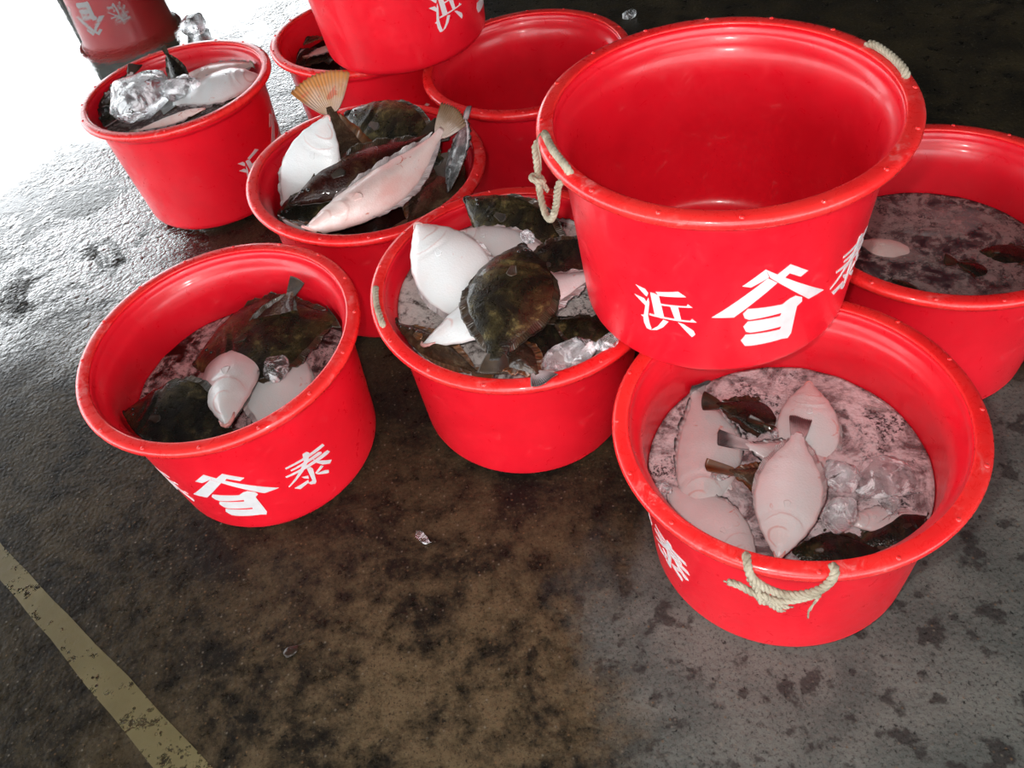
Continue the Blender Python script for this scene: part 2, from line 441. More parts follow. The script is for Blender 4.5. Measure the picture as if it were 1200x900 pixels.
# ------------------------------------------------------------------ buckets
H = .386
def rw(z): return .2412+(.2637-.2412)*(z-.03)/(H-.06)          # outer wall radius
def rin(z): return rw(z)-.011 if z < H-.046 else rw(z)-.011+.015*min(1, (z-H+.046)/.02)    # inner wall radius
MARK = [[(-54.1, 61.2), (-22.1, 91.1), (-15.1, 72.7), (-40.9, 56.5)], [(-96.9, -8.7), (-16.6, 71.3), (-0.3, 56.2), (-61.7, -9.0)], [(-22.1, 91.1), (96.9, -8.1), (64.9, -9.4), (-13.3, 71.2)], [(-9.7, 68.7), (15.8, 90.2), (49.8, 61.8), (38.0, 54.4), (17.1, 70.7), (5.2, 57.9)], [(36.9, 12.6), (49.8, 3.1), (52.0, -8.0), (43.6, -15.0), (44.3, -80.6), (39.4, -91.1), (27.4, -87.3), (-26.9, -85.4), (-38.1, -83.7), (-46.2, -68.7), (-39.7, -54.8), (20.4, -60.7), (22.0, -53.4), (-32.2, -51.2), (-39.6, -47.3), (-45.0, -34.0), (-38.5, -22.3), (15.8, -25.6), (17.3, -18.1), (-37.1, -18.5), (-44.5, -13.3), (-48.1, -2.4), (-41.3, 7.9), (15.3, 1.9), (27.0, 10.5)]]
HAMA = [[(-49.7, 44.9), (-32.1, 42.2), (-26.8, 34.5), (-29.9, 25.7), (-33.7, 28.0)], [(-53.6, 20.4), (-35.4, 19.2), (-30.7, 11.1), (-33.6, 2.6)], [(-27.3, 24.3), (-26.0, 12.2), (-30.5, -21.1), (-27.9, -41.4), (-25.2, -51.0), (-27.0, -55.1), (-34.4, -54.3), (-39.1, -41.3), (-39.5, -28.1), (-44.4, -25.2), (-38.3, -22.1), (-33.4, 6.3)], [(-23.1, 38.5), (-17.1, 38.9), (-8.4, 36.7), (-0.4, -14.1), (-6.1, -17.2), (-17.4, -12.7)], [(-13.3, 43.4), (23.7, 55.1), (36.4, 45.6), (-8.1, 36.4)], [(-8.7, 18.1), (37.2, 24.4), (38.8, 29.7), (46.6, 23.0), (-8.8, 14.5)], [(10.5, 17.9), (23.5, 18.9), (28.6, -10.8), (17.9, -10.4)], [(-27.3, -13.3), (43.3, -9.3), (46.0, -4.2), (53.6, -11.4), (-27.5, -17.6)], [(-2.4, -19.1), (6.8, -21.2), (-3.0, -38.0), (-15.0, -49.9), (-26.2, -54.7), (-12.7, -39.1)], [(23.3, -17.4), (32.9, -20.4), (49.2, -33.3), (52.1, -41.5), (46.6, -48.9), (37.5, -37.0)]]
TAI = [[(-41.8, 44.8), (40.1, 42.8), (47.8, 42.2), (50.7, 32.2), (40.5, 32.6), (-41.3, 39.8)], [(-34.7, 30.3), (31.7, 29.5), (38.1, 23.5), (37.9, 18.2), (-34.5, 25.4)], [(-50.3, 18.0), (44.1, 14.5), (51.6, 12.5), (55.7, 3.0), (47.8, 1.7), (-49.5, 12.7)], [(1.3, 55.8), (11.2, 54.7), (15.0, 47.1), (4.6, 24.6), (-14.0, 4.9), (-38.0, -12.0), (-54.1, -21.3), (-55.7, -18.6), (-35.0, -3.1), (-14.9, 17.3), (-3.0, 32.8)], [(14.8, 23.2), (23.6, 5.7), (51.3, -24.0), (43.8, -30.0), (28.1, -14.9), (16.9, 7.8)], [(-4.9, 6.6), (3.2, 4.6), (6.2, -5.6), (0.0, -51.6), (-4.3, -55.8), (-13.0, -49.4), (-17.0, -40.3), (-6.7, -41.1)], [(-22.3, -9.8), (-9.4, -17.4), (-11.0, -27.5), (-19.7, -17.2)], [(-46.6, -32.8), (-13.7, -30.5), (-14.7, -38.5), (-37.3, -44.7)], [(24.5, -14.1), (28.9, -21.7), (8.4, -28.4), (6.2, -24.1)], [(7.1, -26.9), (28.4, -37.2), (34.6, -44.8), (32.9, -53.3), (24.9, -47.6), (10.4, -33.6)]]

def decal_mesh(polys, ang0, zc):
    """flat strokes (mm) wrapped on the bucket wall as thin raised paint; ang 0 faces local -Y"""
    V, F = [], []
    for si, pl in enumerate(polys):
        pts = []
        n = len(pl)
        for i in range(n):
            p = Vector(pl[i]); q = Vector(pl[(i+1) % n]); k = max(1, int((q-p).length/6))
            for j in range(k): pts.append(p.lerp(q, j/k))
        nb = len(pts)
        xs = [p.x for p in pts]; ys = [p.y for p in pts]
        inner = []
        y = min(ys)+4
        while y < max(ys):
            x = min(xs)+4
            while x < max(xs): inner.append(Vector((x+.37*(y % 3), y))); x += 8
            y += 8
        vv, _, ff, *_r = geometry.delaunay_2d_cdt(pts+inner, [(i, (i+1) % nb) for i in range(nb)], [list(range(nb))], 1, .01)
        off = .0006 + .00006*si
        b0 = len(V); m = len(vv)
        for lay in (off, -.0004):
            for p in vv:
                z = zc+p.y/1000; r = rw(z); a = ang0 + p.x/1000/rw(zc); r += lay
                V.append((r*sin(a), -r*cos(a), z))
        cnt = {}
        for f in ff:
            F.append(tuple(b0+i for i in f)); F.append(tuple(b0+m+i for i in reversed(f)))
            for i in range(len(f)):
                e = (f[i], f[(i+1) % len(f)]); cnt[e] = 1
        for (a_, b_) in cnt:
            if (b_, a_) not in cnt: F.append((b0+b_, b0+a_, b0+m+a_, b0+m+b_))
    return V, F

def body_profile():
    p = [(0.0, .004), (.185, .004), (.208, .0)]          # slightly recessed base with a foot ring
    for k in range(9):
        a = -pi/2 + (pi/2)*k/8; p.append((rw(.03)-.03+.03*cos(a), .03+.03*sin(a)))
    p += [(rw(z), z) for z in (.06, .12, .2, .27, .32, H-.050)]
    p += [(rw(H-.04)+.0015, H-.043), (.2755, H-.036), (.2785, H-.032), (.2795, H-.026), (.2800, H-.010)]
    p += [(.274, H-.006), (.2700, H-.010), (.2692, H-.020), (rin(H-.026)-.0005, H-.0265), (rin(H-.036), H-.036), (rin(H-.046), H-.046)]
    p += [(rin(z), z) for z in (.30, .24, .15, .08)]
    for k in range(7):
        a = -(pi/2)*k/6; p.append((rin(.045)-.03+.03*cos(a), .045+.03*sin(a)))
    p.append((0.0, .014))
    return p
def rim_profile():
    return [(.2712, H-.0045), (.2725, H-.001), (.276, H), (.2895, H), (.2965, H-.0018), (.2995, H-.006), (.300, H-.011), (.2985, H-.0165), (.295, H-.0185), (.2803, H-.0185), (.2800, H-.014), (.2800, H-.0105), (.275, H-.0065)]
bv, bf = lathe(body_profile(), 128)
rv, rfc = lathe(rim_profile(), 128, True)
def add_nubs(vs, fs):
    for k in range(16):
        a = 2*pi*(k+.3)/16; c = Vector((.2905*cos(a), .2905*sin(a), H-.0008))
        b0 = len(vs)
        for ring, (rr, zz) in enumerate(((.0042, 0), (.0036, .0016), (.002, .0026))):
            for s in range(8):
                t = 2*pi*s/8; vs.append((c.x+rr*cos(t), c.y+rr*sin(t), c.z+zz))
        for ring in range(2):
            for s in range(8):
                l = (s+1) % 8; o = b0+ring*8
                fs.append((o+s, o+l, o+8+l, o+8+s))
        fs.append(tuple(b0+16+s for s in range(8)))
add_nubs(rv, rfc)

BK = {
 'A': dict(x=-0.5771, y=1.3343, z=0.0071, a=0.0049, b=-0.0290, s=1.0000, yaw=-9.5),
 'B': dict(x=0.0515, y=1.3081, z=0.0179, a=0.0528, b=-0.0522, s=1.0000, yaw=175),
 'C': dict(x=0.4455, y=0.8250, z=0.0049, a=-0.0201, b=0.0021, s=1.0000, yaw=-111),
 'D': dict(x=0.4218, y=1.1649, z=0.3965, a=0.0039, b=-0.0100, s=1.0000, yaw=2.5),
 'E': dict(x=0.9368, y=1.2663, z=0.0007, a=-0.0015, b=-0.0024, s=1.0000, yaw=165),
 'F': dict(x=-0.2416, y=1.8480, z=0.0167, a=0.0651, b=-0.0241, s=1.0000, yaw=150),
 'G': dict(x=-0.8216, y=2.5585, z=0.0035, a=0.0068, b=0.0126, s=1.0000, yaw=85),
 'H': dict(x=0.2330, y=2.2509, z=0.0024, a=-0.0066, b=-0.0074, s=1.0000, yaw=140),
 'I': dict(x=-0.0870, y=2.5008, z=0.4010, a=-0.0018, b=-0.0014, s=1.0000, yaw=71),
 'J': dict(x=-0.2206, y=2.6495, z=0.0105, a=0.0400, b=0.0120, s=1.0000, yaw=71),
 'K': dict(x=-1.74, y=5.08, z=0.0, a=0.0, b=0.0, s=1.0, yaw=-22),
}
BLAB = {
 'A': 'red bucket at the left front with white mark, murky red water and dark flounders',
 'B': 'red bucket in the middle of the front row heaped with white and mottled flounders',
 'C': 'red bucket nearest the camera with knotted rope on its rim and frothy fish water',
 'D': 'large empty red bucket stacked on top with white mark and two characters facing front',
 'E': 'red bucket cut off by the right edge holding dark frothy water',
 'F': 'red bucket behind the front row with an orange fish tail sticking up',
 'G': 'red bucket by the bright puddle with a big ice lump and white belly',
 'H': 'empty red bucket on the floor behind the stacked large one',
 'I': 'upper red bucket at the top edge, stacked across two others',
 'J': 'red bucket half hidden beneath the stacked one at the top, with dark fish scraps',
 'K': 'red bucket mirrored in the puddle at the top left corner',
}
BGROUP = 'red fish market buckets'
BOBJ = {}; BM = {}
proto = {}
for n, b in BK.items():
    nrm = Vector((b['a'], b['b'], 1)).normalized()
    base = Vector((b['x'], b['y'], b['z'])) + Vector((0, 0, H*b['s'])) - nrm*(H*b['s'])
    ex = Vector((0, 1, 0)).cross(nrm).normalized(); ey = nrm.cross(ex)
    R3 = Matrix((ex, ey, nrm)).transposed() @ Matrix.Rotation(radians(b['yaw']), 3, 'Z')
    root = empty('bucket', base, R3 * b['s'])
    tag(root, BLAB[n], 'bucket', BGROUP)
    BOBJ[n] = root
    m = (R3*b['s']).to_4x4(); m.translation = base
    BM[n] = m
    if not proto:
        proto['body'] = mobj('body', bv, bf, RED, root)
        proto['rim'] = mobj('rim', rv, rfc, RIM, root)
        v_, f_ = decal_mesh(MARK, 0, .163); proto['e'] = mobj('painted_mark', v_, f_, LETTER, root, smooth=False)
        v_, f_ = decal_mesh(HAMA, radians(-39.8), .152); proto['h'] = mobj('painted_character', v_, f_, LETTER, root, smooth=False)
        v_, f_ = decal_mesh(TAI, radians(38.9), .163); proto['t'] = mobj('painted_character', v_, f_, LETTER, root, smooth=False)
        proto['e']['label'] = 'white painted roof shaped mark'
        proto['h']['label'] = 'white painted character left of the mark'
        proto['t']['label'] = 'white painted character right of the mark'
    else:
        for k, o in proto.items():
            c = o.copy(); COL.objects.link(c); c.parent = root

def ang_of(n, px, py):
    """angle on bucket n (local, radians) of the rim point seen at a photo pixel"""
    b = BK[n]; w = P(px, py, b['z']+H*b['s']); l = BM[n].inverted() @ w
    return atan2(l.y, l.x)

def pol(a, r, z): return Vector((r*cos(a), r*sin(a), z))

def rope_top(n, p0, p1, drop=0.0, label=None):
    """rope threaded through two rim holes; optional loop hanging outside"""
    a0, a1 = ang_of(n, *p0), ang_of(n, *p1)
    if a1-a0 > pi: a1 -= 2*pi
    if a0-a1 > pi: a1 += 2*pi
    am = (a0+a1)/2
    pts = [pol(a0, .286, H-.02), pol(a0, .286, H-.004), pol(a0*.9+a1*.1, .286, H+.0055), pol(am, .2855, H+.007), pol(a0*.1+a1*.9, .286, H+.0055), pol(a1, .286, H-.004), pol(a1, .286, H-.02)]
    vs, fs = rope_mesh(pts)
    if drop:
        q = [pol(a0, .2975, H-.012), pol(a0, .304, H-.022), pol(a0*.95+a1*.05, .305, H-.05), pol(a0*.75+a1*.25, .309, H-drop*.8), pol(a0*.5+a1*.5, .311, H-drop), pol(a0*.28+a1*.72, .311, H-drop*.93), pol(a0*.15+a1*.85, .307, H-drop*.6), pol(a0*.08+a1*.92, .304, H-.024), pol(a0*.05+a1*.95, .2975, H-.012)]
        rope_mesh(q, .0060, vs=vs, fs=fs)
        # small overhand knot on the outer strand
        k = pol(a0*.82+a1*.18, .309, H-drop*.66)
        loop = [k+Vector((.009*cos(t), .009*sin(t), .012*sin(t*.5)-.004)) for t in [i*2*pi/8 for i in range(9)]]
        rope_mesh(loop, .0055, n=4, vs=vs, fs=fs)
        rope_mesh([k, k+Vector((.010, .004, -.014)), k+Vector((.016, .012, -.032))], .0045, n=6, vs=vs, fs=fs)
        # stray fibre
        tube(spline([pol(a0, .290, H+.004), pol(a0*.9+a1*.1, .2995, H+.001), pol(a0*.7+a1*.3, .3015, H-.015), pol(a0*.7+a1*.3, .303, H-.04)], 6), .0013, 5, vs, fs)
    o = mobj('rope_handle', vs, fs, ROPE, BOBJ[n])
    if label: o['label'] = label
    return o

rope_top('D', (644, 157), (667, 203), .105, 'frayed hemp loop on the left of the rim')
rope_top('D', (1012, 54), (1058, 90), 0, 'short hemp rope on the far side of the rim')
rope_top('B', (440, 345), (446, 388), 0)

def rope_knot_C():
    n = 'C'; a0, a1 = ang_of(n, 873, 657), ang_of(n, 977, 668)
    if a1 < a0-pi: a1 += 2*pi
    A = lambda t, r, z: pol(a0+(a1-a0)*t, r, z)
    vs, fs = rope_mesh([A(0, .283, H-.012), A(0, .284, H+.004), A(.03, .295, H+.006), A(.10, .3065, H-.010), A(.25, .308, H-.030), A(.45, .307, H-.043), A(.65, .307, H-.040), A(.84, .307, H-.022), A(.95, .303, H-.003), A(1, .294, H+.007), A(1.0, .284, H+.003), A(1, .283, H-.012)], .0066)
    rope_mesh([A(.08, .304, H-.022), A(.17, .307, H-.040), A(.26, .309, H-.058), A(.42, .308, H-.062), A(.6, .309, H-.054), A(.85, .309, H-.030)], .0055, vs=vs, fs=fs)
    k = A(.27, .312, H-.058)
    rad = k.normalized(); tan_ = Vector((-rad.y, rad.x, 0)); up = Vector((0, 0, 1))
    rope_mesh([k+rad*.004*sin(2*t)+tan_*(.009*cos(t))+up*(.010*sin(t)) for t in [i*2*pi/8 for i in range(9)]], .0055, n=4, vs=vs, fs=fs)
    # frayed ends
    rope_mesh([k, A(.10, .310, H-.050), A(-.02, .309, H-.044), A(-.14, .308, H-.046)], .0058, n=6, vs=vs, fs=fs)
    rope_mesh([k, A(.36, .311, H-.074), A(.47, .309, H-.090)], .0054, n=6, vs=vs, fs=fs)
    rope_mesh([k, A(.42, .311, H-.070), A(.54, .309, H-.078)], .0045, n=6, vs=vs, fs=fs)
    for q in ([A(.86, .309, H-.030), A(.83, .308, H-.055), A(.78, .306, H-.085), A(.79, .304, H-.118)], [A(.845, .309, H-.030), A(.81, .308, H-.06), A(.79, .306, H-.09)],
              [A(-.12, .309, H-.046), A(-.2, .308, H-.050)], [A(-.1, .309, H-.048), A(-.12, .306, H-.060)], [A(.25, .309, H-.064), A(.27, .305, H-.085)], [A(.52, .309, H-.078), A(.6, .306, H-.082)], [A(.47, .309, H-.090), A(.52, .306, H-.098)]):
        tube(spline(q, 5), .0016, 5, vs, fs)
    o = mobj('rope_handle', vs, fs, ROPE, BOBJ[n]); o['label'] = 'knotted hemp rope with frayed ends'
rope_knot_C()

# ------------------------------------------------------------------ flounders
WT = [(0, .012), (.02, .030), (.05, .055), (.10, .092), (.17, .138), (.27, .182), (.38, .203), (.48, .200), (.58, .172), (.68, .122), (.76, .074), (.81, .050), (.85, .043), (.88, .042)]
HT = [(0, .010), (.03, .022), (.08, .036), (.16, .052), (.28, .060), (.45, .054), (.62, .038), (.75, .024), (.84, .015), (.88, .010)]
FSETS = {   # body top, body bottom, fin top, fin bottom, tail
 'dark': (DARK, WHITE, FIN_DARK, FIN_PALE, FIN_DARK), 'black': (BLACK, WHITE, FIN_DARK, FIN_PALE, FIN_DARK),
 'maroon': (MAROON, WHITE, FIN_DARK, FIN_PALE, FIN_DARK), 'brown': (BROWN, WHITE, FIN_BROWN, FIN_PALE, FIN_BROWN),
 'white': (WHITE, DARK, FIN_PALE, FIN_DARK, FIN_DARK), 'pink': (PINK, DARK, FIN_PALE, FIN_DARK, FIN_CREAM),
 'wet': (WET, DARK, FIN_GREY, FIN_DARK, FIN_DARK), 'silver': (GREYSKIN, DARK, FIN_GREY, FIN_DARK, FIN_GREY),
}
DZ = {None: 0, 'A': .079, 'B': .100, 'C': .092, 'E': .065, 'F': .062, 'G': .060, 'J': .062}
FISH_GROUP = 'flounders in the buckets'

def flounder(bk, head, hz, tail, tz, side, label, ws=1.0, nrm=(0, 0, 1), bz=0.0, by=0.0, cup=0.0, hs=1.0, spread=1.0, tail_mat=None, curl=0.0, gill=1.0, fin=1.0, tlen=1.0):
    hz += DZ[bk]; tz += DZ[bk]
    hd, tl = P(*head, hz), P(*tail, tz)
    ax = tl-hd; L = ax.length; e1 = ax/L
    n = Vector(nrm).normalized(); n = (n-e1*n.dot(e1)).normalized(); e2 = n.cross(e1)
    ctr = (hd+tl)/2
    top, bot, ft, fb, tm = FSETS[side]
    if tail_mat: tm = tail_mat
    pale = side in ('white', 'pink', 'wet')
    if pale: gill *= .55
    inv = BM[bk].inverted() if bk else None; fw = BM[bk] if bk else None
    sd = random.random()*50
    def D(t, y, z):
        k = sin(pi*min(1, max(0, t)))
        zz = z + bz*k*L + cup*y*y/L + curl*max(0, t-.62)**2*L*4
        wob = noise.noise(Vector((t*3.1, y/L*4, sd)))*.012*L
        p = hd + e1*(t*L) + e2*(y + by*k*L) + n*(zz+wob)
        if inv:
            l = inv @ p; r = hypot(l.x, l.y)
            if l.z < H+.004:
                m = rin(max(0, l.z))-.007
                if r > m:
                    s_ = m/r; l = Vector((l.x*s_, l.y*s_, l.z + min(.05, (r-m)*.35))); p = fw @ l
        return p-ctr
    W = lambda t: lerp_table(WT, t)*L*ws
    Hh = lambda t: lerp_table(HT, t)*L*hs
    root = empty('flounder', ctr); tag(root, label, 'fish', FISH_GROUP)
    # body
    nt_, na = 58, 32; vs, fs, fm, uvs = [], [], [], []
    for i in range(nt_+1):
        t = .88*(i/nt_)**1.0; w = W(t); h = Hh(t)
        for k in range(na):
            a = 2*pi*k/na; y = w*cos(a); sa = sin(a)
            z = h*sa*(1-.35*cos(a)**2)
            u = cos(a)
            tg = .235-.085*u*u+.02*u
            if t < .5:      # gill cover and cheek relief on both faces
                z += gill*L*(.0085*exp(-((t-tg)/.016)**2) - .009*exp(-((t-tg-.028)/.014)**2))*(1 if sa > 0 else -1)*max(0, 1-u*u)**.5
                z += gill*L*.005*exp(-((t-.10)/.03)**2-((u-.35)/.3)**2)*(1 if sa > 0 else -1)*max(0, 1-u*u)**.5
            if t > .2:      # lateral line
                z += .0022*L*exp(-((u-.05)/.07)**2)*sa*smooth(.2, .3, t)*(1-smooth(.75, .85, t))
            vs.append(D(t, y, z)); uvs.append((t, u*.5+.5))
    for i in range(nt_):
        for k in range(na):
            l = (k+1) % na
            fs.append((i*na+k, (i+1)*na+k, (i+1)*na+l, i*na+l)); fm.append(0 if (k+.5) < na/2 else 1)
    fs.append(tuple(range(na))); fm.append(0)
    fs.append(tuple(nt_*na+k for k in reversed(range(na)))); fm.append(0)
    mobj('body', vs, fs, [top, bot], root, fm, uv=uvs)
    # long fringing fins
    def fringe(name, sgn, t0, t1, wid):
        n1, n2 = 64, 4; vs, fs, fm, uvs = [], [], [], []
        for lay in (1, -1):
            for i in range(n1+1):
                t = t0+(t1-t0)*i/n1; u = i/n1
                ww = wid*L*fin*(sin(pi*u)**.55)*(.97+.03*sin(i*2.1))
                for j in range(n2+1):
                    q = j/n2; y = sgn*(W(t)*.965+ww*q)
                    z = q*(.010*L*sin(u*31+sd)+.005*L*sin(u*83)) + lay*(.0035*L*(1-q)+.0009)*1.0 + q*.0012*L*(1 if i % 2 else -1)
                    vs.append(D(t+.03*q, y, z)); uvs.append((u, q))
        st = (n1+1)*(n2+1)
        for lay in (0, 1):
            for i in range(n1):
                for j in range(n2):
                    o = lay*st+i*(n2+1)+j; f = (o, o+n2+1, o+n2+2, o+1)
                    fs.append(f if (lay == 0) == (sgn < 0) else f[::-1]); fm.append(lay)
        for i in range(n1):
            o = i*(n2+1)+n2; f = (o, o+n2+1, st+o+n2+1, st+o); fs.append(f); fm.append(0)
        mobj(name, vs, fs, [ft, fb], root, fm, uv=uvs)
    fringe('dorsal_fin', 1, .11, .80, .024 if pale else .046)
    fringe('anal_fin', -1, .27, .80, .024 if pale else .046)
    # tail fan
    n1, n2 = 12, 26; vs, fs, uvs = [], [], []
    for lay in (1, -1):
        for i in range(n1+1):
            q = i/n1; t = .845+.155*q*tlen
            w = L*(.043*max(ws, .6)+(.062*spread)*q**.75)
            for j in range(n2+1):
                u = -1+2*j/n2
                te = t - .022*q*u*u*spread + .004*q*(1 if j % 2 else -1)
                z = lay*(.0065*L*(1-q)+.0010) + .0022*L*(1 if j % 2 else -1)*q + .008*L*q*sin(u*3+sd)
                vs.append(D(te, w*u, z)); uvs.append((j/n2, q))
    st = (n1+1)*(n2+1)
    for lay in (0, 1):
        for i in range(n1):
            for j in range(n2):
                o = lay*st+i*(n2+1)+j; f = (o, o+n2+1, o+n2+2, o+1); fs.append(f if lay else f[::-1])
    for i in range(n1):
        for j in (0, n2):
            o = i*(n2+1)+j; fs.append((o, o+n2+1, st+o+n2+1, st+o))
    for j in range(n2):
        o = n1*(n2+1)+j; fs.append((o, o+1, st+o+1, st+o))
    mobj('tail_fin', vs, fs, tm, root, uv=uvs)
    # pectoral fin lying on the visible face
    n1, n2 = 8, 10; vs, fs, uvs = [], [], []
    for lay in (1, -1):
        for i in range(n1+1):
            q = i/n1
            for j in range(n2+1):
                u = -1+2*j/n2; t = .275+(.05 if pale else .085)*q*(1-.25*u*u); y = (.012+.013*q)*L*u*(.8 if pale else 1.2)
                z = Hh(t)*.97+.004*L*q+lay*.0008+.0009*L*(1 if j % 2 else -1)*q
                vs.append(D(t, y, z)); uvs.append((j/n2*.15, q)) if not pale else uvs.append((.6, .5))
    st = (n1+1)*(n2+1)
    for lay in (0, 1):
        for i in range(n1):
            for j in range(n2):
                o = lay*st+i*(n2+1)+j; f = (o, o+n2+1, o+n2+2, o+1); fs.append(f if lay else f[::-1])
    for j in range(n2):
        o = n1*(n2+1)+j; fs.append((o, o+1, st+o+1, st+o))
    for i in range(n1):
        for j in (0, n2):
            o = i*(n2+1)+j; fs.append((o, o+n2+1, st+o+n2+1, st+o))
    mobj('pectoral_fin', vs, fs, top if pale else ft, root, uv=uvs)
    # lips
    s_ = .019
    vs, fs = tube([D(t, y*L, z*L) for t, y, z in ((.055, -.030, .012), (.022, -.024, .010), (.0, -.010, .006), (-.006, .004, .004), (.004, .018, .006), (.03, .030, .010))], [.004*L, .0075*L, .009*L, .009*L, .0075*L, .004*L], 8)
    mobj('mouth', vs, fs, LIP if pale else DLIP, root)
    if not pale:
        for t, y in ((.095, .30), (.125, .02)):
            c = D(t, W(t)*y, Hh(t)*.96); r = .0135*L; vs, fs = [], []
            for i in range(7):
                th = pi*i/6
                for j in range(12):
                    ph = 2*pi*j/12
                    vs.append(c+e1*(r*sin(th)*cos(ph))+e2*(r*sin(th)*sin(ph))+n*(r*.8*cos(th)))
            for i in range(6):
                for j in range(12):
                    l = (j+1) % 12; fs.append((i*12+j, (i+1)*12+j, (i+1)*12+l, i*12+l))
            mobj('eye', vs, fs, EYE, root)
    return root

# ------------------------------------------------------------------ water, ice
def water(bk, lvl, m, label, depth=.07, amp=.003):
    """shallow body of murky water filling the bucket up to lvl (bucket-local height)"""
    root_m = BM[bk]; nr, na = 40, 96; vs, fs = [], []
    R0 = rin(lvl)-.0015
    def add_layer(z, am):
        b0 = len(vs); vs.append(root_m @ Vector((0, 0, z)))
        for i in range(1, nr+1):
            r = (R0 if am else rin(z)-.0015)*i/nr
            for k in range(na):
                a = 2*pi*k/na; x, y = r*cos(a), r*sin(a)
                dz = am*(noise.noise(Vector((x*17, y*17, lvl*9)))+.5*noise.noise(Vector((x*45, y*45, 3)))) if am else 0
                vs.append(root_m @ Vector((x, y, z+dz)))
        return b0
    t = add_layer(lvl, amp); b = add_layer(lvl-depth, 0)
    for b0, fl in ((t, 0), (b, 1)):
        for k in range(na):
            l = (k+1) % na; f = (b0, b0+1+k, b0+1+l); fs.append(f[::-1] if fl else f)
        for i in range(nr-1):
            for k in range(na):
                l = (k+1) % na; o = b0+1+i*na; f = (o+k, o+na+k, o+na+l, o+l); fs.append(f[::-1] if fl else f)
    o1, o2 = t+1+(nr-1)*na, b+1+(nr-1)*na
    for k in range(na):
        l = (k+1) % na; fs.append((o1+k, o2+k, o2+l, o1+l))
    ctr = root_m @ Vector((0, 0, lvl-depth))
    o = mobj('fish_water', [v-ctr for v in vs], fs, m); o.location = ctr
    nf = len(fs)
    deep = m_plain('deep_'+m.name, DEEP.get(bk, (.03, .006, .006)), .5, 20, .05, .3)
    o.data.materials.append(deep)
    topn = na+(nr-1)*na
    for i, p in enumerate(o.data.polygons):
        if i >= topn: p.material_index = 1
    return tag(o, label, 'water', None, 'stuff')
DEEP = {'A': (.035, .006, .004), 'B': (.05, .035, .03), 'C': (.14, .07, .075), 'E': (.07, .02, .028), 'G': (.06, .03, .028), 'F': (.02, .006, .005), 'J': (.02, .008, .006)}

def ice(px, py, z, size, label, sq=(1, 1, .7), bk=None, seed=0, name='ice_chunk', m=None, cat='ice', group='lumps of melting ice', facet=.5):
    bm = bmesh.new(); rnd = random.Random(seed*13+5)
    for k in range(30):
        d = Vector((rnd.gauss(0, 1), rnd.gauss(0, 1), rnd.gauss(0, 1))).normalized()*(.82+.3*rnd.random())
        bm.verts.new((d.x*sq[0], d.y*sq[1], d.z*sq[2]))
    r_ = bmesh.ops.convex_hull(bm, input=bm.verts)
    bmesh.ops.delete(bm, geom=[v for v in bm.verts if not v.link_faces], context='VERTS')
    bmesh.ops.bevel(bm, geom=bm.edges[:], offset=.07, segments=2, affect='EDGES', profile=.5)
    bmesh.ops.triangulate(bm, faces=bm.faces[:])
    bmesh.ops.subdivide_edges(bm, edges=[e for e in bm.edges if e.calc_length() > .18], cuts=2, use_grid_fill=True)
    o_ = Vector((seed*7.3, seed*3.1, seed))
    for v in bm.verts:
        k = 1+.10*noise.noise(v.co*2.2+o_)+.05*noise.noise(v.co*6+o_)+.03*noise.noise(v.co*15+o_)
        v.co = v.co*k*size
    me = bpy.data.meshes.new(name); bm.to_mesh(me); bm.free(); me.materials.append(m or ICE)
    for p in me.polygons: p.use_smooth = True
    o = bpy.data.objects.new(name, me); COL.objects.link(o); o.location = P(px, py, z+DZ[bk]); o.rotation_euler = (0, 0, seed*1.7)
    return tag(o, label, cat, group)

W_A = m_water('murky_red_water', (.060, .008, .006), (.62, .40, .40), .43, 11, .55)
W_B = m_water('grey_frothy_water', (.12, .085, .075), (.62, .55, .52), .36, 12, .55)
W_C = m_water('pink_frothy_water', (.30, .20, .205), (.66, .57, .58), .39, 10, .42, ink=.75)
W_E = m_water('dark_veined_water', (.10, .05, .06), (.42, .33, .31), .42, 9, .45, veins=True, ink=.25)
W_G = m_water('pale_ice_water', (.22, .15, .14), (.66, .58, .56), .44, 12, .55)
W_F = m_water('dark_drip_water', (.03, .008, .006), (.35, .25, .23), .62, 12, .6)
water('A', .235, W_A, 'murky blood red water with pink froth in the left front bucket')
water('B', .338, W_B, 'greyish frothy water between the flounders in the middle bucket')
water('C', .238, W_C, 'pale pink froth covered water in the nearest bucket')
water('E', .236, W_E, 'dark water with pale froth veins in the right edge bucket')
water('F', .262, W_F, 'dark water under the catch in the orange tail bucket')
water('G', .308, W_G, 'pale milky water in the bucket beside the bright puddle')
water('J', .292, W_F, 'dark water in the bucket beneath the stacked one')


# --- bucket A (left front)
flounder('A', (228, 428), .190, (418, 366), .205, 'dark', 'mottled olive flounder at the right inside the left front bucket', 1.75, cup=.1, bz=.03)
flounder('A', (290, 440), .140, (351, 328), .262, 'maroon', 'dark flounder with its tail raised at the back of the left front bucket', .9, nrm=(-.1, -1, .5), curl=.3, spread=.5)
flounder('A', (266, 498), .248, (292, 385), .085, 'white', 'small white bellied flounder snout down in the left front bucket', .66, bz=.05)
flounder('A', (330, 405), .172, (325, 540), .165, 'white', 'white belly under the clear ice in the left front bucket', 1.1, bz=.06, nrm=(.1, -.2, 1))
flounder('A', (142, 486), .225, (296, 524), .190, 'black', 'black headed mottled flounder at the near left of the left front bucket', 1.6, bz=.05, cup=.25, nrm=(.1, -.3, 1))
flounder('A', (158, 508), .160, (290, 510), .140, 'pink', 'pinkish flounder peeking from under the black headed one', 1.0)
ice(323, 432, .222, .040, 'clear ice lump on the white belly in the left front bucket', (1.1, .8, .45), seed=1, bk='A')

